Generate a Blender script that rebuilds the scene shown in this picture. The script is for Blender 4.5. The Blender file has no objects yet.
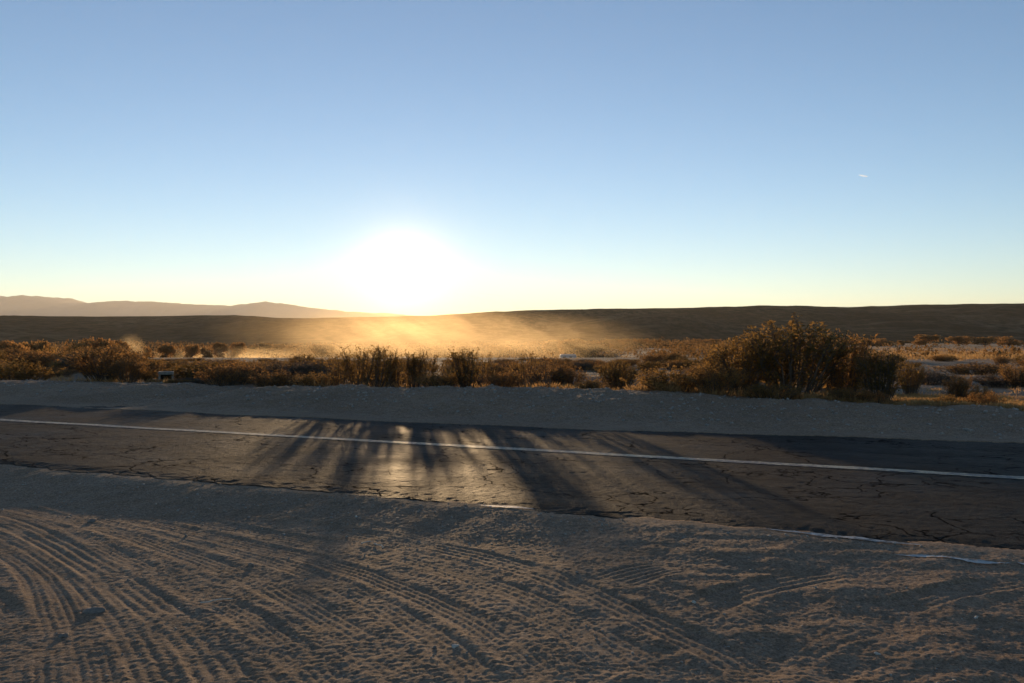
import bpy, math, random
import numpy as np
from mathutils import Vector, Matrix

random.seed(7)
C = bpy.context.scene.collection
F, HZ, CX, EYE = 900.0, 337.0, 512.0, 1.6        # focal length (px of the 1024 frame), horizon row, eye height
SUN_EL, SUN_AZ = math.radians(4.25), math.radians(-6.9)
SUN = Vector((math.sin(SUN_AZ)*math.cos(SUN_EL), math.cos(SUN_AZ)*math.cos(SUN_EL), math.sin(SUN_EL)))

# ------------------------------------------------------------------ numeric noise
def _hash(ix, iy, seed):
    h = (ix.astype(np.int64)*374761393 + iy.astype(np.int64)*668265263 + seed*974634777) & 0xffffffff
    h = ((h ^ (h >> 13))*1274126177) & 0xffffffff
    return ((h ^ (h >> 16)) & 0xffff)/65535.0
def noise(x, y, seed=0):
    ix = np.floor(x); iy = np.floor(y); fx = x-ix; fy = y-iy
    u = fx*fx*fx*(fx*(fx*6-15)+10); v = fy*fy*fy*(fy*(fy*6-15)+10)
    def g(a, b):
        an = _hash(ix+a, iy+b, seed)*2*np.pi
        return np.cos(an)*(fx-a)+np.sin(an)*(fy-b)
    return ((g(0,0)*(1-u)+g(1,0)*u)*(1-v)+(g(0,1)*(1-u)+g(1,1)*u)*v)*1.5
def fbm(x, y, seed=0, o=4, gain=.5):
    r = 0; a = 1.0
    for i in range(o):
        r = r+a*noise(x*2**i, y*2**i, seed+i*17); a *= gain
    return r
def sm(x, a=0.0, b=1.0):
    q = np.clip((x-a)/(b-a), 0, 1); return q*q*(3-2*q)

# ------------------------------------------------------------------ lie of the land
NX, NY, S0 = .4154, .9096, 11.54                 # road normal; s = 0 is the painted centre line
def st(x, y): return x*NX+y*NY-S0, x*NY-y*NX
def s_far(t): return np.interp(t, [-60,-20,-6.5,1.4,10,60], [2.6,2.75,2.95,3.95,4.0,3.8])+.16*noise(t*.5,t*0,3)+.07*noise(t*2.3,t*0,4)
def s_near(t): return -3.87+.10*noise(t*.9, t*0, 11)+.07*noise(t*3.1, t*0, 12)+.03*noise(t*9., t*0, 13)
def base(x, y):
    s, t = st(x, y)
    sf = s_far(t); sn = s_near(t)
    # pull-out, near side
    A = np.interp(t, [-40,-9,-5.2,-2.5,4], [1,1,.75,.12,0.05])
    u = sn-s
    zn = (1-A)*(.000+.022*noise(t*.9, t*0, 14)+.010*noise(t*3.3, t*0, 15))-.004-A*.010-.115*A*sm(u, -.1, 1.45)-.012*sm(u, 0, .5)
    # berm and flat, far side
    hc = np.interp(t, [-70,-30,-24,-19,-14,-8.7,-5,-1,1.3,4,30], [.3,.3,.28,.25,.33,.39,.34,.25,.20,.19,.25])
    hc = hc*(1-.85*np.exp(-((t+16.8)/1.15)**2))+.10*np.exp(-((t+18.7)/.6)**2)+.05*np.exp(-((t+15.0)/.5)**2)*(1-.35*np.exp(-((t+21.5)/.8)**2))+.05*noise(t*.45,t*0,21)+.03*noise(t*1.3,s*.3,22)
    sc = np.interp(t, [-70,-24,-14,-6,3,40], [5.6,5.6,6.6,7.7,7.4,7.4])+.3*noise(t*.3,t*0,23)
    q = (s-sf)/(sc-sf)
    zb = hc*(.25*np.clip(q,0,1)+.75*sm(q, .1, 1.0))+.012
    back = sm(s-sc, 0, 5.0)
    plate = .05+(.13*noise(x*.13, y*.13, 31)+.10*noise(x*.31, y*.31, 32))*sm(y, 18, 30)*(1-sm(y, 52, 60))
    zf = zb*(1-back)+plate*back
    lip = .12*np.exp(-((y-62)/3.0)**2)
    drop = 1-sm(x-.06*(y-64), 11, 26)
    zf = zf+lip*drop-drop*(3.55*sm(y, 64, 78)+1.0*sm(y, 120, 210))
    zf = zf-(1-drop)*(1.45*sm(y, 40, 165)-.25*np.exp(-((y-150)/14)**2)+ .22*noise(x*.06,y*.09,41)*sm(y,35,60))
    rise = sm(y, 420, 800)
    zf = zf*(1-rise)-1.5*rise
    road = (s > sn) & (s < sf)
    z = np.where(s <= sn, zn, np.where(road, -.06, zf))
    # close the joint below the asphalt edges
    z = np.where(road & (s-sn < .10), zn, z)
    return z
def gz(x, y): return float(base(np.array([float(x)]), np.array([float(y)]))[0])
def bp(px, py, z=-.1):                            # where the sight line through a photo point meets height z
    d = (EYE-z)*F/(py-HZ); return ((px-CX)/F*d, d)
def at_s(px, s):
    d = (s+S0)/(NY+NX*(px-CX)/F); return ((px-CX)/F*d, d)
def at_d(px, d): return ((px-CX)/F*d, d)

# ------------------------------------------------------------------ objects
def link(o, parent=None):
    C.objects.link(o)
    if parent: o.parent = parent
    return o
def tag(o, label=None, cat=None, group=None, kind=None):
    for k, v in (('label',label),('category',cat),('group',group),('kind',kind)):
        if v: o[k] = v
    return o
def npmesh(name, v, f, m=None, smooth=False):
    """f : (n,3) or (n,4) integer array"""
    me = bpy.data.meshes.new(name); v = np.asarray(v, np.float32); f = np.asarray(f, np.int32)
    me.vertices.add(len(v)); me.vertices.foreach_set('co', v.ravel())
    k = f.shape[1]
    me.loops.add(f.size); me.loops.foreach_set('vertex_index', f.ravel())
    me.polygons.add(len(f)); me.polygons.foreach_set('loop_start', np.arange(0, f.size, k, dtype=np.int32))
    me.update(calc_edges=True)
    if smooth: me.polygons.foreach_set('use_smooth', np.ones(len(f), bool))
    if m: me.materials.append(m)
    me.validate(); return me
def obj(name, me, parent=None): return link(bpy.data.objects.new(name, me), parent)
def empty(name, loc, rz=0.0, sc=(1,1,1)):
    o = bpy.data.objects.new(name, None); o.location = loc; o.rotation_euler = (0,0,rz); o.scale = sc
    o.empty_display_size = .1; return link(o)
def gridfaces(nx, ny):                            # vertices indexed j*nx+i
    i, j = np.meshgrid(np.arange(nx-1), np.arange(ny-1)); a = (j*nx+i).ravel()
    return np.stack([a, a+1, a+nx+1, a+nx], 1)

# ------------------------------------------------------------------ materials
def mat(name):
    m = bpy.data.materials.new(name); m.use_nodes = True; nt = m.node_tree; nt.nodes.clear()
    return m, nt
class N:
    def __init__(s, nt): s.nt = nt
    def __call__(s, typ, ins=None, **kw):
        n = s.nt.nodes.new(typ)
        for k, v in kw.items(): setattr(n, k, v)
        for k, v in (ins or {}).items():
            if isinstance(v, bpy.types.NodeSocket): s.nt.links.new(v, n.inputs[k])
            else: n.inputs[k].default_value = v
        return n
    def math(s, op, a, b=0.0, c=None, clamp=False):
        n = s.nt.nodes.new('ShaderNodeMath'); n.operation = op; n.use_clamp = clamp
        for i, v in enumerate((a, b, c)):
            if v is None: continue
            if isinstance(v, bpy.types.NodeSocket): s.nt.links.new(v, n.inputs[i])
            else: n.inputs[i].default_value = v
        return n.outputs[0]
    def ramp(s, fac, stops, interp='LINEAR'):
        n = s.nt.nodes.new('ShaderNodeValToRGB'); n.color_ramp.interpolation = interp
        e = n.color_ramp.elements
        while len(e) < len(stops): e.new(.5)
        for q, (p, c) in zip(e, stops):
            q.position = p; q.color = tuple(c)+(1,) if hasattr(c, '__len__') else (c, c, c, 1)
        s.nt.links.new(fac, n.inputs[0]); return n.outputs[0]
    def mix(s, fac, a, b, mode='MIX'):
        n = s.nt.nodes.new('ShaderNodeMix'); n.data_type = 'RGBA'; n.blend_type = mode
        for i, v in ((0, fac), (6, a), (7, b)):
            if isinstance(v, bpy.types.NodeSocket): s.nt.links.new(v, n.inputs[i])
            else: n.inputs[i].default_value = v if i == 0 else tuple(v)+(1,)
        return n.outputs[2]
    def noise(s, vec, scale, detail=4, rough=.55, dist=0.0):
        return s('ShaderNodeTexNoise', {'Vector': vec, 'Scale': scale, 'Detail': detail, 'Roughness': rough, 'Distortion': dist}).outputs[0]
    def mapping(s, vec, sc=(1,1,1), rot=(0,0,0)):
        return s('ShaderNodeMapping', {'Vector': vec, 'Scale': sc, 'Rotation': rot}).outputs[0]
    def out(s, surf=None, vol=None):
        o = s.nt.nodes.new('ShaderNodeOutputMaterial')
        if surf: s.nt.links.new(surf, o.inputs[0])
        if vol: s.nt.links.new(vol, o.inputs[1])

def ground_mat():
    m, nt = mat('desert_sand'); n = N(nt)
    p = n('ShaderNodeNewGeometry').outputs['Position']
    big = n.noise(p, .35, 5); mid = n.noise(p, 3.0, 6, .6); fine = n.noise(p, 60, 5, .7)
    c = n.ramp(big, [(.3, (.238,.160,.105)), (.7, (.330,.222,.146))])
    c = n.mix(n.ramp(mid, [(.42, 0), (.62, .55)]), c, (.240,.150,.088))
    grit = n.ramp(fine, [(.33, .50), (.5, 1.0), (.72, 1.5)])
    c = n.mix(1.0, c, grit, 'MULTIPLY')
    c = n.mix(1.0, c, n.ramp(n.noise(p, 17, 8, .85), [(.30, .50), (.5, 1.0), (.70, 1.55)]), 'MULTIPLY')
    sp = n('ShaderNodeTexVoronoi', {'Vector': p, 'Scale': 55.0, 'Randomness': 1.0})
    pebble = n.math('MULTIPLY', n.ramp(sp.outputs['Distance'], [(.16, 1), (.26, 0)]), n.ramp(n('ShaderNodeSeparateColor', {0: sp.outputs['Color']}).outputs[0], [(.72, 0), (.78, 1)]))
    c = n.mix(n.math('MULTIPLY', pebble, .7), c, (.42,.38,.33))
    h = n.math('ADD', n.math('MULTIPLY', fine, .004), n.math('MULTIPLY', pebble, .006))
    h = n.math('ADD', h, n.math('MULTIPLY', n.noise(p, 190, 3, .6), .0015))
    bump = n('ShaderNodeBump', {'Height': h, 'Strength': .9, 'Distance': 1.0}).outputs[0]
    b = n('ShaderNodeBsdfPrincipled', {'Base Color': c, 'Roughness': .95, 'Normal': bump, 'Specular IOR Level': .15})
    n.out(b.outputs[0]); return m
def asphalt_mat():
    m, nt = mat('worn_asphalt'); n = N(nt)
    p0 = n('ShaderNodeNewGeometry').outputs['Position']
    p = n.mapping(p0, rot=(0,0,math.atan2(NX, NY)))           # x along the road
    streak = n.noise(n.mapping(p, (.09,1.9,1)), 1.0, 6, .6)
    blot = n.noise(p, .8, 5, .6); grit = n.noise(p, 120, 4, .75)
    c = n.ramp(streak, [(.32, (.020,.0165,.014)), (.68, (.042,.034,.027))])
    c = n.mix(n.ramp(blot, [(.45, 0), (.75, .5)]), c, (.052,.041,.031))
    c = n.mix(1.0, c, n.ramp(grit, [(.3, .55), (.5, 1), (.75, 1.6)]), 'MULTIPLY')
    c = n.mix(1.0, c, n.ramp(n.noise(n.mapping(p, (.5,1,1)), 7, 8, .8), [(.3, .45), (.5, 1), (.7, 1.7)]), 'MULTIPLY')
    w = n('ShaderNodeVectorMath', {0: p, 1: n('ShaderNodeTexNoise', {'Vector': p, 'Scale': 1.6, 'Detail': 4.0}).outputs[1]}, operation='ADD').outputs[0]
    def crack(sc, wid, thr, seed):
        v = n('ShaderNodeTexVoronoi', {'Vector': n.mapping(w, (sc*.7, sc, 1)), 'Scale': 1.0}, feature='DISTANCE_TO_EDGE').outputs[0]
        k = n.ramp(v, [(wid*.35, 1), (wid, 0)])
        return n.math('MULTIPLY', k, n.ramp(n.noise(n.mapping(p, rot=(0,0,seed)), .45, 3), [(thr, 0), (thr+.08, 1)]))
    cr = n.math('MAXIMUM', crack(.62, .014, .38, 0), crack(1.7, .019, .48, 1.3))
    # long seam along the lane
    sy = n('ShaderNodeSeparateXYZ', {0: w})
    c = n.mix(n.math('MULTIPLY', cr, .68), c, (.012,.011,.010))
    h = n.math('SUBTRACT', n.math('MULTIPLY', grit, .007), n.math('MULTIPLY', cr, .002))
    h = n.math('ADD', h, n.math('MULTIPLY', n.noise(p, 28, 5, .65), .014))
    bump = n('ShaderNodeBump', {'Height': h, 'Strength': 1.0, 'Distance': 1.0}).outputs[0]
    b = n('ShaderNodeBsdfPrincipled', {'Base Color': c, 'Roughness': n.ramp(blot, [(.3,.56),(.7,.74)]), 'Normal': bump, 'IOR': 1.11, 'Specular IOR Level': n.math('SUBTRACT', .5, n.math('MULTIPLY', cr, .5))})
    n.out(b.outputs[0]); return m
def paint_mat(name, col, wear=.5):
    m, nt = mat(name); n = N(nt)
    p = n.mapping(n('ShaderNodeNewGeometry').outputs['Position'], rot=(0,0,math.atan2(NX, NY)))
    a = n.noise(p, 14, 6, .7); b_ = n.noise(n.mapping(p, (.5,6,1)), 1.5, 4)
    k = n.ramp(n.math('ADD', n.math('MULTIPLY', a, .6), n.math('MULTIPLY', b_, .4)), [(wear-.06, (.11,.095,.08)), (wear+.05, col)])
    bump = n('ShaderNodeBump', {'Height': n.noise(p, 110, 4, .7), 'Strength': .5, 'Distance': .004}).outputs[0]
    n.out(n('ShaderNodeBsdfPrincipled', {'Base Color': k, 'Roughness': .6, 'Normal': bump}).outputs[0]); return m
def leaf_mat(name, cols, trans=.45):
    m, nt = mat(name); n = N(nt)
    g = n('ShaderNodeNewGeometry'); rnd = g.outputs['Random Per Island']
    oi = n('ShaderNodeObjectInfo').outputs['Random']
    f = n.math('ADD', n.math('MULTIPLY', rnd, .7), n.math('MULTIPLY', oi, .3))
    c = n.ramp(f, [(i/(len(cols)-1), q) for i, q in enumerate(cols)])
    d = n('ShaderNodeBsdfDiffuse', {'Color': c}); t = n('ShaderNodeBsdfTranslucent', {'Color': n.mix(.5, c, (.54,.29,.10))})
    n.out(n('ShaderNodeMixShader', {0: trans, 1: d.outputs[0], 2: t.outputs[0]}).outputs[0]); return m
def rough_mat(name, lo, hi, scale=8, rough=.9, bump=.3):
    m, nt = mat(name); n = N(nt)
    p = n('ShaderNodeTexCoord').outputs['Object']; k = n.noise(p, scale, 5, .6)
    c = n.ramp(k, [(.3, lo), (.7, hi)])
    bm = n('ShaderNodeBump', {'Height': k, 'Strength': bump, 'Distance': .5/scale}).outputs[0]
    n.out(n('ShaderNodeBsdfPrincipled', {'Base Color': c, 'Roughness': rough, 'Normal': bm}).outputs[0]); return m
def hill_mat():
    m, nt = mat('scrubby_hillside'); n = N(nt)
    p = n('ShaderNodeNewGeometry').outputs['Position']
    a = n.noise(n.mapping(p, (1,.30,1)), .014, 6, .65); b_ = n.noise(n.mapping(p, (1,.22,3)), .16, 6, .8)
    c = n.ramp(a, [(.35, (.050,.043,.030)), (.65, (.135,.102,.064))])
    c = n.mix(n.ramp(b_, [(.42, 0), (.56, .95)]), c, (.024,.024,.015))
    tr = n.noise(n.mapping(p, (.35,1,1), (0,0,.5)), .011, 3, .5, 1.2)
    c = n.mix(n.math('MULTIPLY', n.ramp(tr, [(.535, 0), (.55, 1), (.565, 0)]), .35), c, (.23,.19,.12))
    n.out(n('ShaderNodeBsdfDiffuse', {'Color': c}).outputs[0]); return m
def simple(name, col, rough=.5, metal=0.0, spec=.5):
    m, nt = mat(name); n = N(nt)
    p = n('ShaderNodeTexCoord').outputs['Object']
    c = n.ramp(n.noise(p, 6, 4), [(.3, tuple(q*.8 for q in col)), (.7, col)])
    n.out(n('ShaderNodeBsdfPrincipled', {'Base Color': c, 'Roughness': rough, 'Metallic': metal, 'Specular IOR Level': spec}).outputs[0]); return m

M = dict(
    sand=ground_mat(), asphalt=asphalt_mat(), hill=hill_mat(),
    yellow=paint_mat('faded_line_paint', (.56,.43,.25), .515), white=paint_mat('chipped_edge_paint', (.55,.50,.45), .50),
    rock=rough_mat('granite_stone', (.20,.17,.15), (.42,.36,.30), 30), clod=rough_mat('dry_clod', (.16,.13,.11), (.26,.21,.17), 40),
    pale=rough_mat('pale_stone', (.45,.40,.34), (.62,.56,.48), 40),
    mountain=rough_mat('far_rock', (.26,.23,.20), (.36,.32,.28), .004),
    stem=rough_mat('shrub_bark', (.07,.05,.035), (.13,.095,.065), 20), pale_stem=rough_mat('dry_stem', (.20,.14,.08), (.33,.24,.14), 20),
    bark=rough_mat('tree_bark', (.08,.06,.045), (.15,.12,.09), 6),
    creosote=leaf_mat('creosote_leaf', [(.065,.060,.014),(.115,.090,.024),(.18,.125,.036)], .66),
    olive=leaf_mat('olive_leaf', [(.045,.048,.014),(.080,.075,.024),(.12,.10,.036)], .58),
    brown=leaf_mat('dry_brush_leaf', [(.12,.066,.026),(.19,.108,.044),(.28,.165,.070)], .68),
    gold=leaf_mat('golden_brush_leaf', [(.15,.095,.026),(.24,.150,.045),(.32,.21,.075)], .62),
    grey=leaf_mat('grey_saltbush_leaf', [(.075,.078,.070),(.115,.115,.100),(.16,.155,.135)], .3),
    rust=leaf_mat('autumn_leaf', [(.15,.070,.028),(.24,.120,.046),(.34,.18,.070)], .68),
    scrub=leaf_mat('valley_scrub', [(.050,.034,.020),(.085,.052,.028),(.13,.078,.040)], .45),
    straw=leaf_mat('straw_blade', [(.30,.19,.085),(.42,.27,.12),(.55,.37,.18)], .65),
    offwhite=simple('white_paint', (.52,.51,.49), .7, 0, .2), glass=simple('dark_glass', (.02,.022,.025), .08), rubber=simple('black_rubber', (.02,.02,.02), .8),
    concrete=rough_mat('weathered_concrete', (.20,.17,.14), (.32,.28,.23), 12), painted_shade=simple('opening_shade', (.03,.028,.025), .9),
    paper=rough_mat('scrap_paper', (.62,.60,.57), (.80,.78,.74), 20), grey_metal=simple('grey_metal', (.32,.33,.34), .5, .6),
)

# ------------------------------------------------------------------ ground sheet
def grow(a, step, r, end):
    o = [a]
    while o[-1] < end: o.append(o[-1]+step); step *= r
    o[-1] = end; return o[1:]
def build_ground():
    fx = np.arange(-5.8, 5.8001, .0125)
    gx = np.array(grow(5.8, .013, 1.028, 8900)); xs = np.concatenate([-gx[::-1], fx, gx])
    ys = [3.4]
    while ys[-1] < 9.6: ys.append(ys[-1]+max(.0105, .0028*ys[-1]-.001))
    while ys[-1] < 27: ys.append(ys[-1]+.062)
    ys += grow(ys[-1], .07, 1.045, 11900)
    gb = np.array(grow(0, .012, 1.09, 2903.3)); ys = np.concatenate([(3.4-gb)[::-1], ys])
    X, Y = np.meshgrid(xs, ys); sh = X.shape; X = X.ravel(); Y = Y.ravel()
    Z = base(X, Y); s, t = st(X, Y); sn = s_near(t); sf = s_far(t)
    # relief of the pull-out, tyre marks
    near = (np.abs(X) < 16) & (Y > 0) & (Y < 16) & (s < sn+.1)
    x, y = X[near], Y[near]; ss = s[near]; tt = t[near]
    wild = sm(x-.25*(y-5), -.3, 1.2)*(1-.35*sm(y, 7.5, 8.5))     # churned right half
    z = .010*noise(x*.9, y*.9, 51)+.0055*noise(x*2.3, y*2.3, 52)+.0020*noise(x*5.5, y*5.5, 53)
    z += wild*(.019*noise(x*1.15+.3, y*1.5, 54)+.013*np.abs(noise(x*2.4, y*3.2, 55))+.006*noise(x*4.7, y*6, 56))
    fine = .0016*noise(x*13, y*13, 57)+.0028*noise(x*27, y*27, 58)+.0028*noise(x*44, y*44, 59)
    z += fine
    def track(path, width, ribs, depth, amp, lug, strength=1.0, seed=0):
        depth *= .42; amp *= .64; strength *= .85
        nonlocal z
        P = np.array([bp(*p) for p in path])
        # smooth the path
        k = np.linspace(0, len(P)-1, 40); Q = []
        for a in k:
            i = min(int(a), len(P)-2); f = a-i
            p0, p1, p2, p3 = P[max(i-1,0)], P[i], P[i+1], P[min(i+2,len(P)-1)]
            Q.append(.5*((2*p1)+(p2-p0)*f+(2*p0-5*p1+4*p2-p3)*f*f+(3*p1-p0-3*p2+p3)*f**3))
        Q = np.array(Q)
        lo = Q.min(0)-width*2; hi = Q.max(0)+width*2
        idx = np.nonzero((x > lo[0]) & (x < hi[0]) & (y > lo[1]) & (y < hi[1]))[0]
        if len(idx) == 0: return
        a, b = x[idx], y[idx]; best = np.full(len(idx), 1e9); lat = np.zeros(len(idx)); al = np.zeros(len(idx)); L = 0.0; end = np.zeros(len(idx))
        for i in range(len(Q)-1):
            dx, dy = Q[i+1]-Q[i]; l = math.hypot(dx, dy)
            if l < 1e-6: continue
            ux, uy = dx/l, dy/l; w = (a-Q[i,0])*ux+(b-Q[i,1])*uy; wc = np.clip(w, 0, l)
            ox = a-(Q[i,0]+ux*wc); oy = b-(Q[i,1]+uy*wc); d2 = ox*ox+oy*oy
            k2 = d2 < best
            best[k2] = d2[k2]; lat[k2] = (ux*(b-Q[i,1])-uy*(a-Q[i,0]))[k2]; al[k2] = (L+wc)[k2]; L += l
        d = np.sqrt(best); hw = width/2
        lat = lat+.012*noise(al*1.3, al*0, 70+seed)
        fade = sm(al, 0, .5)*(1-sm(al, L-.5, L))*np.clip(.85+1.2*noise(a*.9, b*.9, 71+seed)+.5*noise(a*3, b*3, 74+seed), .15, 1)*strength
        ins = 1-sm(d, hw*.86, hw*1.04)
        prof = -depth*ins+amp*ins*np.tanh(2.2*np.cos(2*np.pi*(lat/width)*ribs))
        if lug: prof = prof+amp*.38*ins*np.sin(2*np.pi*(al/lug+np.where(lat > 0, 1, -1)*lat/lug*.6)+2.5*noise(al*1.7, lat*9, 72+seed))*(np.abs(lat) < hw*.8)*(.5+noise(al*2.1, lat*3, 73+seed))
        edge = .8*depth*np.exp(-((d-hw*1.15)/(.16*width))**2)
        keep = 1-.82*ins*fade
        z[idx] = z[idx]*keep+(prof+edge)*fade
    T = track
    T([(60,720),(58,640),(44,590),(20,560),(-30,540),(-120,520)], .24, 5, .012, .0042, 0, 1, 1)
    T([(100,720),(90,650),(72,600),(45,566),(0,543),(-90,520)], .22, 5, .013, .0050, .055, 1, 2)
    T([(165,720),(140,650),(105,600),(62,562),(0,528),(-80,505)], .26, 4, .014, .0045, .07, .9, 3)
    T([(245,720),(196,650),(140,598),(85,560),(10,520),(-70,498)], .30, 4, .018, .0050, .06, 1, 4)
    T([(350,720),(285,655),(215,605),(130,560),(40,520),(-40,497)], .24, 5, .013, .0042, .06, .85, 5)
    T([(430,720),(372,660),(300,610),(215,566),(110,528),(0,500)], .26, 5, .012, .0045, .05, .95, 6)
    T([(505,720),(440,655),(370,608),(275,565),(160,530),(40,500)], .22, 4, .012, .0042, .05, .8, 7)
    T([(560,715),(515,668),(445,618),(345,574),(230,540),(110,512)], .25, 5, .013, .0050, .06, 1, 8)
    T([(700,715),(610,655),(520,606),(420,568),(300,540),(170,515)], .24, 4, .013, .0045, .05, .9, 9)
    T([(800,715),(720,668),(640,630),(560,592),(470,560),(330,530)], .28, 4, .020, .0055, .08, 1, 10)
    T([(840,660),(760,630),(650,596),(540,566),(440,545),(330,520)], .22, 4, .010, .0040, .05, .6, 11)
    T([(600,598),(640,585),(676,578),(700,575)], .40, 6, .012, .0085, 0, 1.1, 12)
    T([(690,625),(740,605),(800,590),(860,580)], .30, 4, .016, .006, .07, .9, 13)
    T([(760,690),(830,650),(900,620),(980,600),(1060,590)], .26, 4, .014, .005, .07, .7, 14)
    T([(640,700),(560,640),(470,590),(390,560)], .22, 5, .009, .004, .05, .6, 15)
    T([(20,715),(15,650),(-10,600),(-60,565)], .24, 5, .012, .0045, .06, .9, 16)
    Z[near] += z*sm(sn[near]-ss, -.02, .35)+fine*.5
    # berm and shoulder roughness
    fb = (s > sf) & (Y < 60) & (np.abs(X) < 45)
    x, y = X[fb], Y[fb]
    a = .050*noise(x*1.1, y*1.1, 61)+.030*noise(x*3.1, y*3.1, 62)+.018*noise(x*7, y*7, 63)+.008*noise(x*14, y*14, 65)+.006*noise(x*27, y*27, 66)
    Z[fb] += a*sm(s[fb]-sf[fb], 0.1, 1.3)*(1-sm(y, 44, 58))
    far = (s > sf) & (Y >= 60)
    Z[far] += .12*noise(X[far]*.21, Y[far]*.21, 64)*sm(Y[far], 66, 90)
    me = npmesh('ground', np.stack([X, Y, Z], 1), gridfaces(sh[1], sh[0]), M['sand'], True)
    tag(obj('ground', me), kind='structure')
    return xs, ys, Z.reshape(sh)
GXS, GYS, GZ = build_ground()
def gsurf(x, y):                                  # height of the finished sheet
    i = int(np.clip(np.searchsorted(GXS, x)-1, 0, len(GXS)-2)); j = int(np.clip(np.searchsorted(GYS, y)-1, 0, len(GYS)-2))
    a = (x-GXS[i])/(GXS[i+1]-GXS[i]); b = (y-GYS[j])/(GYS[j+1]-GYS[j])
    return float((GZ[j,i]*(1-a)+GZ[j,i+1]*a)*(1-b)+(GZ[j+1,i]*(1-a)+GZ[j+1,i+1]*a)*b)

# ------------------------------------------------------------------ road, markings
def build_road():
    ts = np.concatenate([-np.array(grow(26, .08, 1.06, 900))[::-1], np.arange(-26, -17, .06), np.arange(-17, 7, .027), np.arange(7, 14, .06), np.array(grow(14, .08, 1.06, 900))])
    vs = np.linspace(0, 1, 260)
    T_, V = np.meshgrid(ts, vs); sn = s_near(T_); S = sn+(4.25-sn)*V
    Z = .021*(1-(S/4)**2)+.004*noise(T_*.7, S*1.2, 81)+.0018*noise(T_*2.5, S*3, 82)-.012*sm(-S, 3.55, 3.9)
    Z = Z+.0022*noise(T_*5, S*7, 83)+.0020*noise(T_*11, S*13, 84)+.0026*noise(T_*18, S*16, 85)
    lipT = ts[None,:]; lipS = sn[:1]-.02; lipZ = np.full_like(lipT, -.20)      # broken edge face
    TT = np.concatenate([lipT, T_]); SS = np.concatenate([lipS, S]); ZZ = np.concatenate([lipZ, Z])
    d = SS+S0; X = TT*NY+d*NX; Y = -TT*NX+d*NY
    v = np.stack([X.ravel(), Y.ravel(), ZZ.ravel()], 1)
    tag(obj('road', npmesh('road', v, gridfaces(TT.shape[1], TT.shape[0]), M['asphalt'], True)), kind='structure')
def road_z(t, s): return .021*(1-(s/4)**2)+.004*noise(t*.7, s*1.2, 81)+.0018*noise(t*2.5, s*3, 82)-.012*sm(-s, 3.55, 3.9)
def strip(name, t0, t1, s0, s1, m, seed, wob=.012, dt=.05, lift=.005, surf=None, cols=5):
    ts = np.arange(t0, t1, dt); v = []
    for k in np.linspace(0, 1, cols):
        a = s0(ts)+wob*noise(ts*6, ts*0, seed); b = s1(ts)+wob*noise(ts*6, ts*0, seed+1); s = a+(b-a)*k
        X = ts*NY+(s+S0)*NX; Y = -ts*NX+(s+S0)*NY
        if surf is None: Z = road_z(ts, s)+lift
        else: Z = np.array([max(surf(x, y), float(road_z(np.array([q]), np.array([w]))[0]) if w > -3.8 else -9) for x, y, q, w in zip(X, Y, ts, s)])+lift
        v.append(np.stack([X, Y, Z], 1))
    v = np.concatenate(v)
    return tag(obj(name, npmesh(name, v, gridfaces(len(ts), cols), m, True)), kind='structure')
build_road()
cst = lambda c: (lambda t: t*0+c)
strip('road_centre_line', -200, 120, cst(-.11), cst(.11), M['yellow'], 90)
def edge_patch(t0, t1, sa, wid, seed):
    w = lambda t: wid*np.clip(np.minimum((t-t0), (t1-t))/(.3*(t1-t0)), 0, 1)**.6*(1+.5*noise(t*5, t*0, seed))
    strip('road_edge_line', t0, t1, lambda t: sa(t)-w(t)/2, lambda t: sa(t)+w(t)/2, M['white'], seed, .014, .02, .006, gsurf, 7)
def s_t(px, py, z=0.0):
    x, y = bp(px, py, z); a, b = st(np.array([x]), np.array([y])); return float(a[0]), float(b[0])
for (pa, pb, wid, sd) in (((478,508),(534,512),.085,101), ((762,532),(925,549),.085,102), ((895,557),(1012,567),.065,103), ((1016,566),(1090,580),.09,104)):
    sa, ta = s_t(*pa, -.03); sb, tb = s_t(*pb, -.03)
    edge_patch(ta, tb, (lambda t, sa=sa, ta=ta, sb=sb, tb=tb: sa+(sb-sa)*(t-ta)/(tb-ta)), wid, sd)

# ------------------------------------------------------------------ hills, far mountains
def ridge(name, prof, D, y0, y1, xr, nx, ny, m, rough, rs, foot=0.0, lead=0.35, seed=5, jag=.06, lin=.07):
    px = np.array([p[0] for p in prof]); py = np.array([p[1] for p in prof])
    xs = np.linspace(-xr, xr, nx); ys = np.linspace(y0, y1, ny)
    X, Y = np.meshgrid(xs, ys)
    zr = EYE+(HZ-np.interp(CX+F*X/D, px, py))*D/F
    a = (Y-y0)/(D-y0); a1 = np.clip(a, 0, 1); up = (1-lin)*sm(a, lead, 1.0)+lin*a1; dn = 1-sm(Y, D+(y1-D)*.35, y1)
    Z = np.where(Y <= D, foot+(zr-foot)*up, zr*dn-3*(1-dn))
    g = fbm(X*rs, Y*rs*.5, seed, 5, .5); env = 4*up*(1-up)
    Z = Z+rough*g*(env*.9)+ rough*jag*fbm(X*rs*4, Y*rs*4, seed+9, 4, .6)*up
    tag(obj(name, npmesh(name, np.stack([X.ravel(), Y.ravel(), Z.ravel()], 1), gridfaces(nx, ny), m, True)), kind='structure')
    return xs, ys, Z
HX, HY, HZG = ridge('hills', [(-900,316),(-300,322),(0,320),(35,318.5),(42,316.8),(100,317),(170,316),(235,315),(262,317),(285,318.4),(340,317.5),(440,315.8),(480,313),(520,310.8),(600,309),(690,307.6),(720,307),(750,305.8),(800,306.6),(850,307),(905,305.3),(950,304.3),(1024,303.5),(1300,301),(1900,306)],
      900, 290, 1500, 1900, 420, 170, M['hill'], 7.5, .0085, -4.7, .25, 5, .06, .45)
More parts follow.
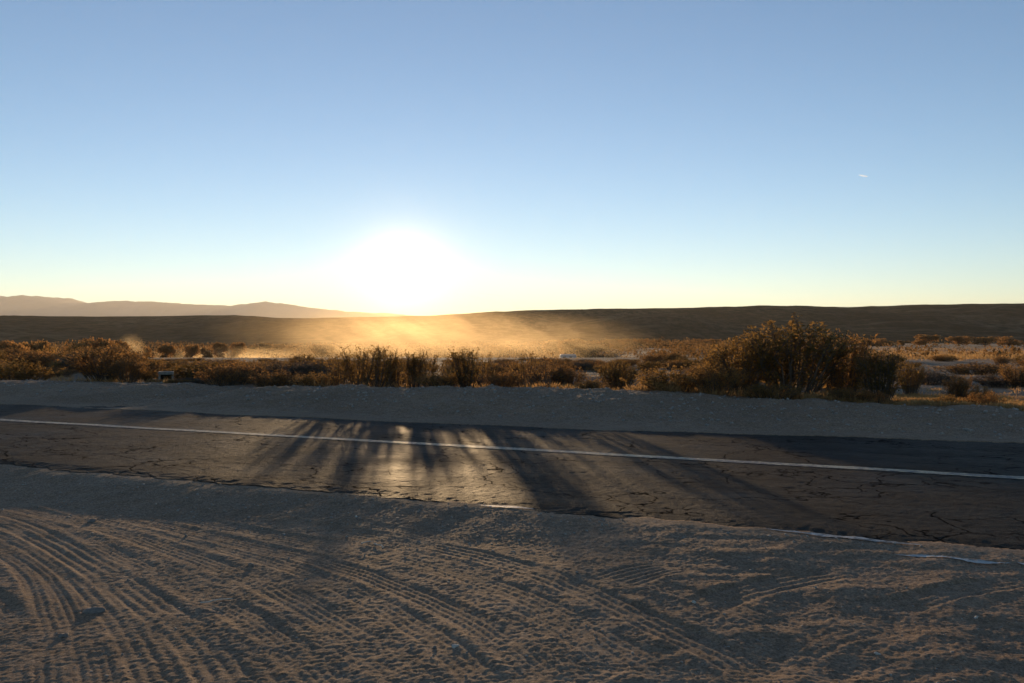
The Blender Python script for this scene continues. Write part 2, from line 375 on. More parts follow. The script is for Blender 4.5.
ridge('mountains', [(-900,300),(-500,290),(-200,300),(-80,303),(-30,297),(0,296),(10,297.5),(26,295),(40,299),(70,302.5),(85,303.3),(112,301),(145,301.5),(180,303.8),(235,306.2),(252,304),(265,301.3),(280,303.8),(310,308),(345,311.5),(400,315),(500,323),(700,330),(1200,333),(2200,320)],
      8200, 6800, 10500, 8600, 1800, 50, M['mountain'], 60, .0014, 0, .1, 33, .16)

def land(x, y):                                   # ground or hillside, whichever is on top
    z = gsurf(x, y)
    if y > HY[0]:
        i = int(np.clip(np.searchsorted(HX, x)-1, 0, len(HX)-2)); j = int(np.clip(np.searchsorted(HY, y)-1, 0, len(HY)-2))
        z = max(z, float(HZG[j:j+2,i:i+2].mean()))
    return z
# ------------------------------------------------------------------ plants
def tube_rings(paths, r0, r1, sides=3):
    """paths: list of (k,3) arrays -> vertices, quads"""
    V, Fc, o = [], [], 0
    for P, a, b in zip(paths, r0, r1):
        k = len(P); rr = np.linspace(a, b, k)
        d = np.gradient(P, axis=0); d /= np.linalg.norm(d, axis=1)[:,None]+1e-9
        u = np.cross(d, [.31,.77,.22]); u /= np.linalg.norm(u, axis=1)[:,None]+1e-9; w = np.cross(d, u)
        for q in range(sides):
            an = 2*np.pi*q/sides; V.append(P+(u*math.cos(an)+w*math.sin(an))*rr[:,None])
        for i in range(k-1):
            for q in range(sides):
                q2 = (q+1) % sides; Fc.append((o+q*k+i, o+q2*k+i, o+q2*k+i+1, o+q*k+i+1))
        o += k*sides
    return np.concatenate(V), np.array(Fc)
def leaves(P, size, rng, aspect=.5, up=.3):
    n = len(P); d = rng.normal(size=(n,3)); d[:,2] += up; d /= np.linalg.norm(d, axis=1)[:,None]
    e = np.cross(d, rng.normal(size=(n,3))); e /= np.linalg.norm(e, axis=1)[:,None]+1e-9
    l = size*(.6+.8*rng.random((n,1))); a = P; w = e*l*aspect*.5
    v = np.stack([a, a+d*l*.5+w, a+d*l, a+d*l*.5-w], 1).reshape(-1, 3)
    return v, np.arange(4*n).reshape(n, 4)
def shrub_meshes(kind, seed):
    """unit shrubs: about 1 m tall and 1 m wide, scaled where they stand"""
    rng = np.random.default_rng(seed)
    K = dict(creosote=dict(n=46, lean=.62, side=7, lv=5000, ls=.034, lo=.16, pw=.62, droop=.34, thick=.010),
             upright =dict(n=34, lean=.38, side=7, lv=3200, ls=.036, lo=.14, pw=.7, droop=.10, thick=.010),
             wispy   =dict(n=26, lean=.85, side=5, lv=2200, ls=.034, lo=.22, pw=1.0, droop=.05, thick=.008),
             sparse  =dict(n=16, lean=.80, side=5, lv=1000, ls=.034, lo=.30, pw=1.0, droop=.05, thick=.008),
            brush   =dict(n=110, lean=.80, side=4, lv=3800, ls=.043, lo=.15, pw=.55, droop=.30, thick=.006),
             dome    =dict(n=90, lean=.95, side=4, lv=4800, ls=.048, lo=.10, pw=.45, droop=.45, thick=.007))[kind]
    paths, r0, r1, tips = [], [], [], []
    for i in range(K['n']):
        az = rng.random()*2*np.pi; ln = K['lean']*rng.random()**K['pw']; H = (.72+.30*rng.random())*(1-.35*ln*ln*(1 if kind in ('brush','dome') else .6))
        b = np.array([math.cos(az), math.sin(az), 0])*(.06+.26*ln*(1.6 if kind in ('brush','dome') else .7))*rng.random()**.5; k = 7; u = np.linspace(0, 1, k)
        ox = np.array([math.cos(az), math.sin(az)])*ln*(.34 if kind in ('brush','dome') else .48)
        P = np.zeros((k,3)); P[:,0] = b[0]+ox[0]*u**.85; P[:,1] = b[1]+ox[1]*u**.85; P[:,2] = H*(u-K['droop']*ln*u**2.2)
        P[1:,:2] += rng.normal(size=(k-1,2))*.018*u[1:,None]; P[0,2] = -.04
        paths.append(P); r0.append(K['thick']*(.7+.6*rng.random())); r1.append(.0022); tips.append((P, 1.0))
        for j in range(K['side']):
            f = K['lo']+(.95-K['lo'])*rng.random(); i0 = min(int(f*(k-1)), k-2); q = P[i0]+(P[i0+1]-P[i0])*(f*(k-1)-i0)
            d = (P[i0+1]-P[i0]); d /= np.linalg.norm(d); d = d+rng.normal(size=3)*.55; d[2] = abs(d[2])*.7+.15; d /= np.linalg.norm(d)
            L = (.14+.20*rng.random())*(1.05-f*.5); kk = np.linspace(0, 1, 4)[:,None]
            B = q+d*L*kk+np.array([0,0,.05])*kk**2; paths.append(B); r0.append(.0038); r1.append(.0016); tips.append((B, .9))
    sv, sf_ = tube_rings(paths, r0, r1)
    w = np.array([np.linalg.norm(np.diff(P, axis=0), axis=1).sum() for P, _ in tips]); w /= w.sum()
    pick = rng.choice(len(tips), K['lv'], p=w); pts = np.zeros((K['lv'],3))
    gap = rng.random(len(tips)) < .18                       # some branches stay nearly bare
    for n_, i in enumerate(pick):
        P = tips[i][0]; lo = K['lo'] if len(P) > 4 else 0.0
        f = lo+(1-lo)*rng.random()**.75
        if gap[i]: f = .8+.2*rng.random()
        f *= len(P)-1; a = min(int(f), len(P)-2); pts[n_] = P[a]+(P[a+1]-P[a])*(f-a)
    pts += rng.normal(size=pts.shape)*.010
    lv, lf = leaves(pts, K['ls'], rng, .45, .5)
    return (sv, sf_), (lv, lf)
PROTO = {}
def shrub_proto(kind, leaf, variant, stem='stem'):
    key = (kind, leaf, variant, stem)
    if key not in PROTO:
        (sv, sf_), (lv, lf) = shrub_meshes(kind, 100+variant*7+len(kind)*31)
        PROTO[key] = (npmesh('stems', sv, sf_, M[stem]), npmesh('foliage', lv, lf, M[leaf]))
    return PROTO[key]
def plant(name, label, cat, x, y, height, width, kind, leaf, variant=0, group=None, rz=None, stem='stem', surf=gsurf):
    a, b = shrub_proto(kind, leaf, variant, stem)
    e = empty(name, (x, y, surf(x, y)-.01), random.random()*6.28 if rz is None else rz, (width, width, height))
    tag(e, label, cat, group); obj('stems', a, e); obj('foliage', b, e); return e
def hero(name, label, cat, px, ds, ytop, wpx, kind, leaf, variant=0, **kw):
    """px : column in the photo, ds : metres behind the road's centre line, ytop : row of its top, wpx : its width there"""
    x, y = at_s(px, ds); z = gsurf(x, y)
    h = EYE-(ytop-HZ)*y/F-z
    return plant(name, label, cat, x, y, max(.12, h/.97), wpx*y/F/1.02, kind, leaf, variant, **kw)
def H_(name, label, cat, px, ds, ytop, wpx, kind, leaf, variant=0, **kw):
    e = hero(name, label, cat, px, ds, ytop, wpx*(1.7 if kind == 'wispy' else 1.35 if kind == 'upright' else 1.12), kind, leaf, variant, **kw)
    if kind == 'wispy': e.rotation_euler = (0, .16, 0)
# left end of the berm
H_('saltbush', 'dense dark rounded saltbush at the far left end of the berm', 'shrub', 14, 9.0, 357, 58, 'dome', 'olive', 0)
H_('desert_shrub', 'low olive bush just right of the darkest bush at the left end', 'shrub', 56, 13.0, 366, 34, 'brush', 'brown', 1)
H_('creosote_bush', 'widest dark brown bush on the left, behind the rounded berm mound', 'shrub', 106, 9.5, 344, 92, 'creosote', 'brown', 0)
H_('creosote_bush', 'dark reddish bush crowding the right flank of the wide left bush', 'shrub', 128, 8.8, 356, 44, 'creosote', 'brown', 1)
H_('desert_shrub', 'small olive green bush beside the gap in the berm on the left', 'shrub', 148, 9.6, 370, 22, 'upright', 'olive', 1)
H_('rabbitbrush', 'low golden brush in front of the pale boxed culvert on the left', 'shrub', 170, 9.2, 378, 36, 'brush', 'gold', 0)
H_('desert_shrub', 'low grey brown bush just right of the gap in the berm', 'shrub', 192, 10.0, 377, 40, 'brush', 'grey', 1)
H_('creosote_bush', 'rusty brown bush on the berm, the first right of the berm gap', 'shrub', 228, 9.4, 361, 52, 'brush', 'rust', 0)
H_('desert_shrub', 'rusty bush with a tall pale top left of the white scrap on the berm', 'shrub', 246, 11.0, 359, 44, 'brush', 'brown', 0)
H_('desert_shrub', 'low dark brown brush right of the white scrap on the berm', 'shrub', 276, 9.2, 369, 46, 'brush', 'brown', 1)
H_('creosote_bush', 'olive bush whose top just breaks the bank line left of the sun', 'shrub', 303, 20.0, 352, 30, 'creosote', 'creosote', 1)
H_('rabbitbrush', 'low golden brush with bright tips on the berm below the left dust', 'shrub', 318, 9.0, 371, 44, 'brush', 'gold', 1)
# under the sun
H_('creosote_bush', 'leftmost of the feathery creosotes silhouetted in the dust glow', 'shrub', 342, 9.2, 352, 26, 'wispy', 'creosote', 0)
H_('creosote_bush', 'tallest feathery creosote in the dust glow left of the sun', 'shrub', 361, 9.5, 345, 34, 'wispy', 'creosote', 1)
H_('creosote_bush', 'green feathery creosote directly below the left edge of the sun', 'shrub', 378, 9.0, 348, 36, 'wispy', 'creosote', 2)
H_('creosote_bush', 'leafy creosote below the sun, left of the white vehicle roof', 'shrub', 393, 9.8, 352, 30, 'upright', 'creosote', 0)
H_('creosote_bush', 'leafy creosote directly right of the white vehicle roof', 'shrub', 414, 9.4, 354, 38, 'upright', 'creosote', 2)
H_('creosote_bush', 'creosote with one high dark tuft right of the sun', 'shrub', 428, 10.0, 351, 30, 'wispy', 'creosote', 0)
H_('desert_shrub', 'low golden brush between the two creosote clusters below the sun', 'shrub', 440, 8.8, 371, 52, 'brush', 'gold', 0)
H_('creosote_bush', 'bushy dark creosote right of the sun, highest of its cluster', 'shrub', 467, 9.0, 350, 46, 'upright', 'creosote', 1)
H_('creosote_bush', 'thin topped creosote with separate twigs right of the dust plume', 'shrub', 483, 10.0, 350, 30, 'sparse', 'creosote', 2)
H_('desert_shrub', 'low dark brush between the bushy creosote and the twin creosotes', 'shrub', 504, 9.0, 370, 40, 'brush', 'brown', 0)
H_('creosote_bush', 'left one of the twin open creosotes right of the dust plume', 'shrub', 524, 9.2, 351, 40, 'sparse', 'creosote', 1)
H_('creosote_bush', 'right one of the twin open creosotes right of the dust plume', 'shrub', 546, 9.0, 350, 48, 'sparse', 'brown', 0)
H_('desert_shrub', 'small brown bush standing on orange sand behind the middle of the berm', 'shrub', 568, 15.0, 366, 34, 'brush', 'brown', 1)
H_('creosote_bush', 'dark low bush in front of the pale trailer', 'shrub', 618, 13.0, 358, 48, 'creosote', 'olive', 0)
H_('desert_shrub', 'small golden tuft on orange sand right of the twin creosotes', 'shrub', 592, 11.0, 377, 26, 'brush', 'gold', 1)
# right of centre
H_('rabbitbrush', 'wide golden brown brush left of the largest creosote', 'shrub', 672, 9.0, 363, 62, 'dome', 'gold', 0)
H_('rabbitbrush', 'golden brush at the lower left foot of the largest creosote', 'shrub', 716, 8.8, 360, 52, 'brush', 'gold', 0)
H_('creosote_bush', 'brown creosote leaning out at the left flank of the largest creosote', 'shrub', 738, 9.6, 334, 84, 'creosote', 'creosote', 0)
H_('creosote_bush', 'largest creosote of all, tall and dark on the right half of the berm', 'shrub', 790, 9.8, 315, 140, 'creosote', 'olive', 2)
H_('creosote_bush', 'upright creosote between the largest one and the dark one at its right', 'shrub', 842, 10.5, 328, 72, 'creosote', 'brown', 1)
H_('creosote_bush', 'dark olive creosote at the right end of the big creosote clump', 'shrub', 880, 9.4, 350, 62, 'upright', 'olive', 0)
H_('desert_shrub', 'thin dark bush peeking out right of the dark olive creosote', 'shrub', 911, 14.0, 360, 32, 'creosote', 'olive', 1)
H_('rabbitbrush', 'low bright golden brush under the largest creosote', 'shrub', 772, 8.4, 381, 54, 'brush', 'gold', 1)
H_('rabbitbrush', 'low golden brush under the gap left of the dark olive creosote', 'shrub', 848, 8.4, 386, 42, 'brush', 'gold', 0)
H_('desert_shrub', 'bare twiggy little bush at the foot of the dark olive creosote', 'shrub', 878, 8.2, 391, 24, 'wispy', 'brown', 2)
H_('desert_shrub', 'dark brown bush with a ragged round crown on the right sand', 'shrub', 956, 12.6, 374, 38, 'creosote', 'brown', 2)
H_('tumbleweed', 'round rusty ball bush at the right end of the berm', 'shrub', 983, 8.5, 389, 27, 'dome', 'rust', 1)
H_('tumbleweed', 'small round straw coloured bush left of the rusty ball bush', 'shrub', 948, 8.4, 393, 24, 'dome', 'gold', 1)
H_('tumbleweed', 'small dark red bush just behind the rusty ball bush', 'shrub', 980, 12.0, 383, 20, 'dome', 'rust', 0)
H_('desert_shrub', 'brown bush cut by the right edge of the photo', 'shrub', 1018, 20.0, 362, 44, 'creosote', 'brown', 1)
H_('desert_shrub', 'wide low brown bush inland of the ragged round one on the right', 'shrub', 980, 29.0, 361, 62, 'brush', 'brown', 0)
H_('saltbush', 'grey blue saltbush row end left of the ragged brown bush', 'shrub', 930, 22.0, 368, 40, 'dome', 'grey', 0)
H_('saltbush', 'grey blue saltbush inland of the rusty ball bush', 'shrub', 1000, 21.0, 371, 40, 'dome', 'grey', 1)

# scrub of the flat between berm and bank
rng = np.random.default_rng(5)
kinds = [('brush','brown','stem'),('brush','gold','pale_stem'),('brush','rust','stem'),('creosote','creosote','stem'),('dome','olive','stem'),('dome','brown','stem'),('brush','grey','stem')]
n = 0
while n < 230:
    px = rng.uniform(-120, 1150); d = rng.uniform(25, 62)
    x, y = at_d(px, d); s_, t_ = st(np.array([x]), np.array([y]))
    if s_[0] < 11.5: continue
    if 146 < px < 190 and d < 40: continue
    if 560 < px < 660 and d < 34 and rng.random() < .8: continue
    if px > 890 and (d < 34 or rng.random() < .80): continue
    k = kinds[rng.choice(7, p=[.27,.17,.16,.12,.10,.12,.06])]
    h = rng.uniform(.40, .95)*(1.2 if px < 330 else .9); w = h*rng.uniform(1.5, 2.6)
    if 140 < px < 650: h = min(h, EYE-gz(x, y)-(20+4*rng.random())*d/F)
    if h < .15: continue
    plant('scrub_bush', 'low scrub bush on the flat between the berm and the far bank', 'shrub', x, y, h, w, k[0], k[1], int(rng.integers(0,2)), 'scrub bushes on the flat', None, k[2]); n += 1

# trees
def tree_meshes(seed, lobes=13, nl=4200, ls=.060):
    rng = np.random.default_rng(seed); paths, r0, r1 = [], [], []; cs = []
    k = 5; u = np.linspace(0, 1, k)[:,None]; top = np.array([rng.normal()*.04, rng.normal()*.04, .52])
    paths.append(np.array([0,0,-.05])+(top+[0,0,.05])*u+rng.normal(size=(k,3))*.012*u); r0.append(.035); r1.append(.018)
    for i in range(lobes):
        az = 2*np.pi*(i+rng.random()*.7)/lobes; rr = .12+.26*rng.random(); c = np.array([math.cos(az)*rr, math.sin(az)*rr, .16+.60*rng.random()**.8])
        b = top*(.45+.5*rng.random()); paths.append(b+(c-b)*np.linspace(0,1,4)[:,None]+np.array([0,0,.04])*np.sin(np.linspace(0,np.pi,4))[:,None]); r0.append(.016); r1.append(.005); cs.append((c, .15+.10*rng.random()))
    sv, sf_ = tube_rings(paths, r0, r1, 5)
    P = []
    for c, r in cs:
        m = nl//lobes; d = rng.normal(size=(m,3)); d /= np.linalg.norm(d, axis=1)[:,None]
        P.append(c+d*(r*(.35+.65*rng.random((m,1))**.6))*[1.05,1.05,.85])
    P = np.concatenate(P); keep = noise(P[:,0]*9+seed, P[:,2]*9+P[:,1]*5, seed) > -.22; P = P[keep]
    lv, lf = leaves(P, ls, rng, .7, .2)
    return (sv, sf_), (lv, lf)
TP = {}
def tree(name, label, x, y, h, w, leaf, variant, group=None):
    if (leaf, variant) not in TP:
        (sv, sf_), (lv, lf) = tree_meshes(300+variant); TP[leaf, variant] = (npmesh('trunk', sv, sf_, M['bark']), npmesh('crown', lv, lf, M[leaf]))
    a, b = TP[leaf, variant]
    e = empty(name, (x, y, land(x, y)-.05), random.random()*6.28, (w, w, h)); tag(e, label, 'tree', group); obj('trunk', a, e); obj('crown', b, e)
def ptree(name, label, px, d, ytop, wpx, leaf, variant, group=None):
    x, y = at_d(px, d); z = land(x, y); tree(name, label, x, y, (EYE-(ytop-HZ)*d/F-z)/.95, wpx*d/F/.95, leaf, variant, group)
right_trees = [(884,285,337,22,'rust',0,'low rusty tree, leftmost of the row across the right field'),(903,300,340,14,'brown',1,'smallest tree of the row across the right field'),
    (926,275,333.5,30,'rust',1,'tallest domed tree in the row across the right field'),(959,290,335,25,'rust',2,'rusty tree right of the tallest domed tree in the far row'),
    (985,280,335.5,22,'brown',2,'brown tree, second from the right frame edge in the far row'),(1009,283,334.8,24,'rust',0,'bright topped rusty tree near the right frame edge')]
for px, d, yt, w, lf, v, lab in right_trees: ptree('cottonwood_tree', lab, px, d, yt, w, lf, v)
mid_trees = [(149,175,343.5,13,'rust',0,'small round tree glowing at the left dust puff'),(166,180,342,17,'rust',1,'round tree with a glowing rim, right of the left dust puff'),
    (192,190,342,16,'rust',2,'tree with a pale crown in the middle of the glowing row'),(207,185,343,13,'rust',0,'narrow tree, fourth in the glowing row'),(220,200,340.5,16,'rust',1,'tree near the right end of the glowing row, slightly taller'),
    (238,205,339.5,15,'rust',2,'last tree at the right end of the glowing row'),(180,200,343,15,'brown',0,'dim brown tree half hidden in the glowing row')]
for px, d, yt, w, lf, v, lab in mid_trees: ptree('round_tree', lab, px, d, yt, w, lf, v)
left_trees = [(8,105,338,38,'rust',1,'reddish thicket tree cut by the left edge of the photo'),(34,120,337,34,'brown',2,'tall rusty tree, second from the left edge'),(46,95,341,22,'gold',0,'golden lit slender tree behind the left thicket'),
    (72,115,336,34,'rust',0,'rusty tree above the pale ground streak on the left'),(98,120,334,36,'rust',2,'tallest rusty tree of the left thicket'),(116,140,338,24,'brown',1,'dim tree between the left thicket and the dust puff'),(22,90,346,44,'brown',0,'low broad brown tree at the foot of the left thicket'),(66,85,347,40,'brown',1,'low broad tree right of the golden slender tree'),(-40,110,338,60,'rust',0,'rusty tree outside the left edge of the photo')]
for px, d, yt, w, lf, v, lab in left_trees: ptree('tamarisk_tree', lab, px, d, yt, w, lf, v)
for i in range(44):                              # belt of thicket trees across the wash, right of the dust
    px = rng.uniform(560, 880); d = rng.uniform(240, 340)
    ptree('thicket_tree', 'low reddish thicket tree in the belt below the hills right of the dust', px, d, rng.uniform(337.5, 345), rng.uniform(20, 44), ['rust','brown','brown'][i % 3], i % 3, 'trees of the reddish belt below the hills')
for i in range(22):
    px = rng.uniform(240, 560); d = rng.uniform(250, 330)
    ptree('thicket_tree', 'dim tree behind the dust below the sun', px, d, rng.uniform(342, 350), rng.uniform(12, 26), ['rust','brown'][i % 2], i % 3, 'trees behind the dust')

# distant scrub as one mass
def far_scrub():
    rng = np.random.default_rng(77); P = []
    for i in range(13000):
        d = 66+rng.random()**.8*180 if i < 5000 else rng.uniform(235, 400); x = rng.uniform(-.72, .72)*d
        if x < 12+.06*(d-64) and d < 100: continue
        if x/d > .37 and rng.random() < (.93 if d > 75 else .6): continue
        z = land(x, d); h = rng.uniform(.25, .9)*(1+d/300); m = 14 if d > 180 else 34
        q = rng.normal(size=(m,3)); q /= np.linalg.norm(q, axis=1)[:,None]; q[:,2] = abs(q[:,2])
        P.append(np.concatenate([np.array([x, d, z])+q*np.array([h*1.1, h*1.1, h])*(rng.random((m,1))**.4), np.full((m,1), h*.34)], 1))
    P = np.concatenate(P); v, f = leaves(P[:,:3], P[:,3:4], rng, .8, .3)
    o = tag(obj('distant_scrub', npmesh('distant_scrub', v, f, M['scrub'])), 'far brown scrub scattered over the valley floor below the hills', 'scrub', kind='stuff')
far_scrub()

def dry_grass():
    rng = np.random.default_rng(31); P, S = [], []
    def patch(n, px0, px1, s0, s1, h, thr, dmax=1e9):
        for i in range(n):
            px = rng.uniform(px0, px1); s_ = s0+(s1-s0)*rng.random(); x, y = at_s(px, s_)
            if noise(np.array([x*.7]), np.array([y*.7]), 91)[0] < thr: continue
            z = gsurf(x, y); m = 12; hh = h*rng.uniform(.5, 1.3)
            P.append(np.array([x, y, z])+np.c_[rng.normal(size=(m,2))*h*.7, np.zeros(m)]); S.append(np.full((m,1), hh))
    patch(7000, 860, 1120, 7.8, 14, .085, -.45); patch(1500, 800, 880, 8.0, 12, .11, -.25); patch(1500, 480, 660, 8.8, 15.0, .13, -.05); patch(900, 640, 830, 8.2, 11, .14, -.1)
    patch(1500, -80, 480, 8.3, 14, .14, .05); patch(4200, -100, 1120, 13, 45, .10, .0); patch(2600, 820, 1120, 125, 185, .28, -.3); patch(1500, 820, 1120, 185, 255, .35, -.1); patch(3000, 820, 1120, 70, 135, .26, -.5); patch(900, 860, 1120, 60, 95, .35, .15)
    P = np.concatenate(P); S = np.concatenate(S); v, f = leaves(P, S, rng, .10, 2.2)
    tag(obj('dry_grass', npmesh('dry_grass', v, f, M['straw'])), 'short dry straw coloured grass behind the berm and on the far field', 'grass', kind='stuff')
dry_grass()

# ------------------------------------------------------------------ loose stones, clods, twigs, litter
ico_v = None
def stone_mesh(seed, sub=2):
    import bmesh
    bm = bmesh.new(); bmesh.ops.create_icosphere(bm, subdivisions=sub, radius=1.0)
    v = np.array([x.co[:] for x in bm.verts]); f = np.array([[x.index for x in p.verts] for p in bm.faces]); bm.free()
    r = np.random.default_rng(seed); k = 1+.35*noise(v[:,0]*1.3+seed, v[:,1]*1.3+v[:,2], seed)+.15*noise(v[:,0]*3, v[:,2]*3+v[:,1], seed+1)
    for _ in range(5):                            # knock flat facets into it
        d = r.normal(size=3); d /= np.linalg.norm(d); h = v@d; v = v-np.outer(np.maximum(h-.62, 0), d)
    return v*k[:,None], f
def gravel():
    rng = np.random.default_rng(9); bases = [stone_mesh(i, 1) for i in range(6)]; V, Fc, o = [], [], 0
    def put(x, y, r):
        nonlocal o
        v, f = bases[rng.integers(0, 6)]; a = rng.random()*6.28; c, s = math.cos(a), math.sin(a)
        w = v*[r*rng.uniform(.7,1.3), r*rng.uniform(.7,1.2), r*rng.uniform(.45,.8)]; w = np.stack([w[:,0]*c-w[:,1]*s, w[:,0]*s+w[:,1]*c, w[:,2]], 1)
        V.append(w+[x, y, gsurf(x, y)+r*.18]); Fc.append(f+o); o += len(v)
    for i in range(3600):
        d = rng.uniform(3.7, 9.2); x = rng.uniform(-.72, .72)*d; s_, t_ = st(np.array([x]), np.array([d]))
        if s_[0] > -3.95: continue
        put(x, d, .0022+.009*rng.random()**5)
    for i in range(500):                          # along the broken asphalt edge
        t_ = rng.uniform(-9, 6); s_ = -3.9-abs(rng.normal())*.25; x, y = t_*NY+(s_+S0)*NX, -t_*NX+(s_+S0)*NY
        put(x, y, .004+.014*rng.random()**3)
    for i in range(1600):                         # washed gravel in the dip along the edge
        t_ = rng.uniform(-13, -2.5); s_ = -3.9-1.6*rng.random(); x, y = t_*NY+(s_+S0)*NX, -t_*NX+(s_+S0)*NY
        put(x, y, .004+.013*rng.random()**4)
    for i in range(5200):
        t_ = rng.uniform(-26, 10); s_ = 4.2+5.2*rng.random()**.8; x, y = t_*NY+(s_+S0)*NX, -t_*NX+(s_+S0)*NY
        put(x, y, .009+.045*rng.random()**4)
    tag(obj('gravel', npmesh('gravel', np.concatenate(V), np.concatenate(Fc), M['rock'])), 'loose pebbles scattered over the dirt and the berm', 'gravel', kind='stuff')
gravel()
def stone(name, label, cat, px, py, wpx, seed, m='clod', flat=.55):
    x, y = bp(px, py, -.08); z = gsurf(x, y); x, y = bp(px, py, z); z = gsurf(x, y); r = wpx*y/F/2
    v, f = stone_mesh(seed, 3); o = obj(name, npmesh(name, v*[r, r*.75, r*flat], f, M[m], True)); o.location = (x, y, z+r*flat*.25); o.rotation_euler = (0,0,seed*1.7); tag(o, label, cat)
stone('dirt_clod', 'dark flat clod lying between the bottom left tyre ribs', 'clod', 62, 637, 13, 1, flat=.5)
stone('dirt_clod', 'wide pale topped clod crossing the left tyre tracks', 'clod', 94, 612, 22, 2, flat=.35)
stone('dirt_clod', 'small clod with a pale top on the bare dirt left of centre', 'clod', 251, 566, 9, 3)
stone('stone', 'pale stone nearest the bottom edge left of centre', 'stone', 455, 648, 8, 4, 'pale', .6)
stone('dirt_clod', 'small dark clod on the upper left dirt', 'clod', 186, 537, 6, 5)
stone('dirt_clod', 'small dark clod high on the left dirt near the shaded strip', 'clod', 92, 522, 8, 6)
stone('stone', 'small pale stone by the churned mounds right of centre', 'stone', 694, 603, 5, 7, 'pale', .7)
stone('stone', 'tan stone on the right dirt under the white edge paint', 'stone', 977, 618, 6, 8, 'pale', .6)
stone('stone', 'tan stone near the bottom right dirt', 'stone', 878, 654, 6, 9, 'pale', .6)
stone('stone', 'small white stone at the edge of the dirt below the sun glint', 'stone', 356, 516, 3.5, 10, 'pale', .7)
stone('stone', 'small white chip lying on the near lane right of the sun glint', 'stone', 578, 468, 5, 11, 'pale', .4)
stone('dirt_clod', 'lone brown clod left of the pale bottom stone', 'clod', 434, 649, 7, 12)
def twig(label, pa, pb, r, seed):
    rng = np.random.default_rng(seed); a = bp(*pa, -.08); b = bp(*pb, -.08); k = 6; u = np.linspace(0, 1, k)
    P = np.stack([a[0]+(b[0]-a[0])*u, a[1]+(b[1]-a[1])*u, np.zeros(k)], 1); P[1:-1,:2] += rng.normal(size=(k-2,2))*.006
    z = max(gsurf(p[0], p[1]) for p in P); P[:,2] = z+r+.004+.006*np.sin(u*3.1)
    c = P.mean(0); v, f = tube_rings([P-c], [r], [r*.6], 6); o = obj('twig', npmesh('twig', v, f, M['pale'], True)); o.location = c; tag(o, label, 'twig')
twig('left one of two short pale sticks lying on the dirt', (361,546), (371,544), .006, 1)
twig('right one of two short pale sticks lying on the dirt', (374,546), (384,550), .006, 2)
twig('long thin dark twig on the left dirt beside the tracks', (200,607), (232,603), .005, 3)
def scrap(label, px, py, wpx, s_=None, m='paper', seed=0):
    if s_ is None: x, y = bp(px, py, .3)
    else: x, y = at_s(px, s_)
    z = gsurf(x, y); w = wpx*y/F; k = 7; rng = np.random.default_rng(seed)
    g = np.linspace(-.5, .5, k); X, Y = np.meshgrid(g, g); Z = .30*np.abs(noise(X*2.5+seed, Y*2.5, seed))+.15*(X+Y)
    v = np.stack([X.ravel()*w, Y.ravel()*w*.9, (Z.ravel()-Z.min())*w+.01], 1)
    lo = npmesh('litter_scrap', v, gridfaces(k, k), M[m], True); o = obj('litter_scrap', lo); o.location = (x, y, z); o.rotation_euler = (.5, 0, seed)
    md = o.modifiers.new('sheet', 'SOLIDIFY'); md.thickness = .004; tag(o, label, 'litter')
def boulder(label, px, d, wpx, seed, m):
    x, y = at_d(px, d); z = gsurf(x, y); r = wpx*d/F/2; v, f = stone_mesh(seed, 3); o = obj('boulder', npmesh('boulder', v*[r, r*.8, r*.75], f, M[m], True)); o.location = (x, y, z+r*.45); tag(o, label, 'rock')
boulder('small white boulder out on the brown flat, left of the largest creosote', 687, 112, 3.2, 21, 'paper')
boulder('grey boulder touching the small white boulder on the brown flat', 682, 113, 5, 22, 'rock')
scrap('small white scrap on top of the berm left of the sun', 248, 385, 4, None, seed=1)
scrap('left one of two white scraps on the sunlit sand at the right', 922, 397, 4, 9.2, seed=2)
scrap('right one of two white scraps on the sunlit sand at the right', 929, 397, 4, 9.4, seed=3)
scrap('white scrap caught at the foot of the largest creosote', 772, 387, 4, 9.0, seed=4)

# ------------------------------------------------------------------ vehicles and made things far off
def solid_prof(prof, y0, y1, inset=0.0):
    """side outline (x,z) swept across the width, with slightly drawn-in ends"""
    p = np.array(prof); k = len(p); c = p.mean(0); rows = [(y0, .96), (y0+.05, 1), (y1-.05, 1), (y1, .96)]; v = []
    for y, s in rows: v += [((q[0]-c[0])*s+c[0], y, (q[1]-c[1])*s+c[1]) for q in p]
    f = []
    for r in range(3):
        for i in range(k): j = (i+1) % k; f.append((r*k+i, r*k+j, (r+1)*k+j, (r+1)*k+i))
    me = bpy.data.meshes.new('body'); me.from_pydata(v, [], f+[tuple(range(k))[::-1], tuple(range(3*k, 4*k))]); me.update(); return me
def pane(w, p):                                   # four corners
    me = bpy.data.meshes.new('window'); me.from_pydata(p, [], [(0,1,2,3)]); me.materials.append(M['glass']); return me
def wheel_mesh(r, w):
    k = 20; v = []; 
    for y, rr in ((-w/2, r*.55), (-w/2, r*.92), (-w*.35, r), (w*.35, r), (w/2, r*.92), (w/2, r*.55)):
        v += [(rr*math.cos(2*math.pi*i/k), y, rr*math.sin(2*math.pi*i/k)) for i in range(k)]
    f = [(a*k+i, a*k+(i+1) % k, (a+1)*k+(i+1) % k, (a+1)*k+i) for a in range(5) for i in range(k)]
    me = bpy.data.meshes.new('wheel'); me.from_pydata(v, [], f+[tuple(range(k))[::-1], tuple(range(5*k, 6*k))]); me.materials.append(M['rubber']); return me
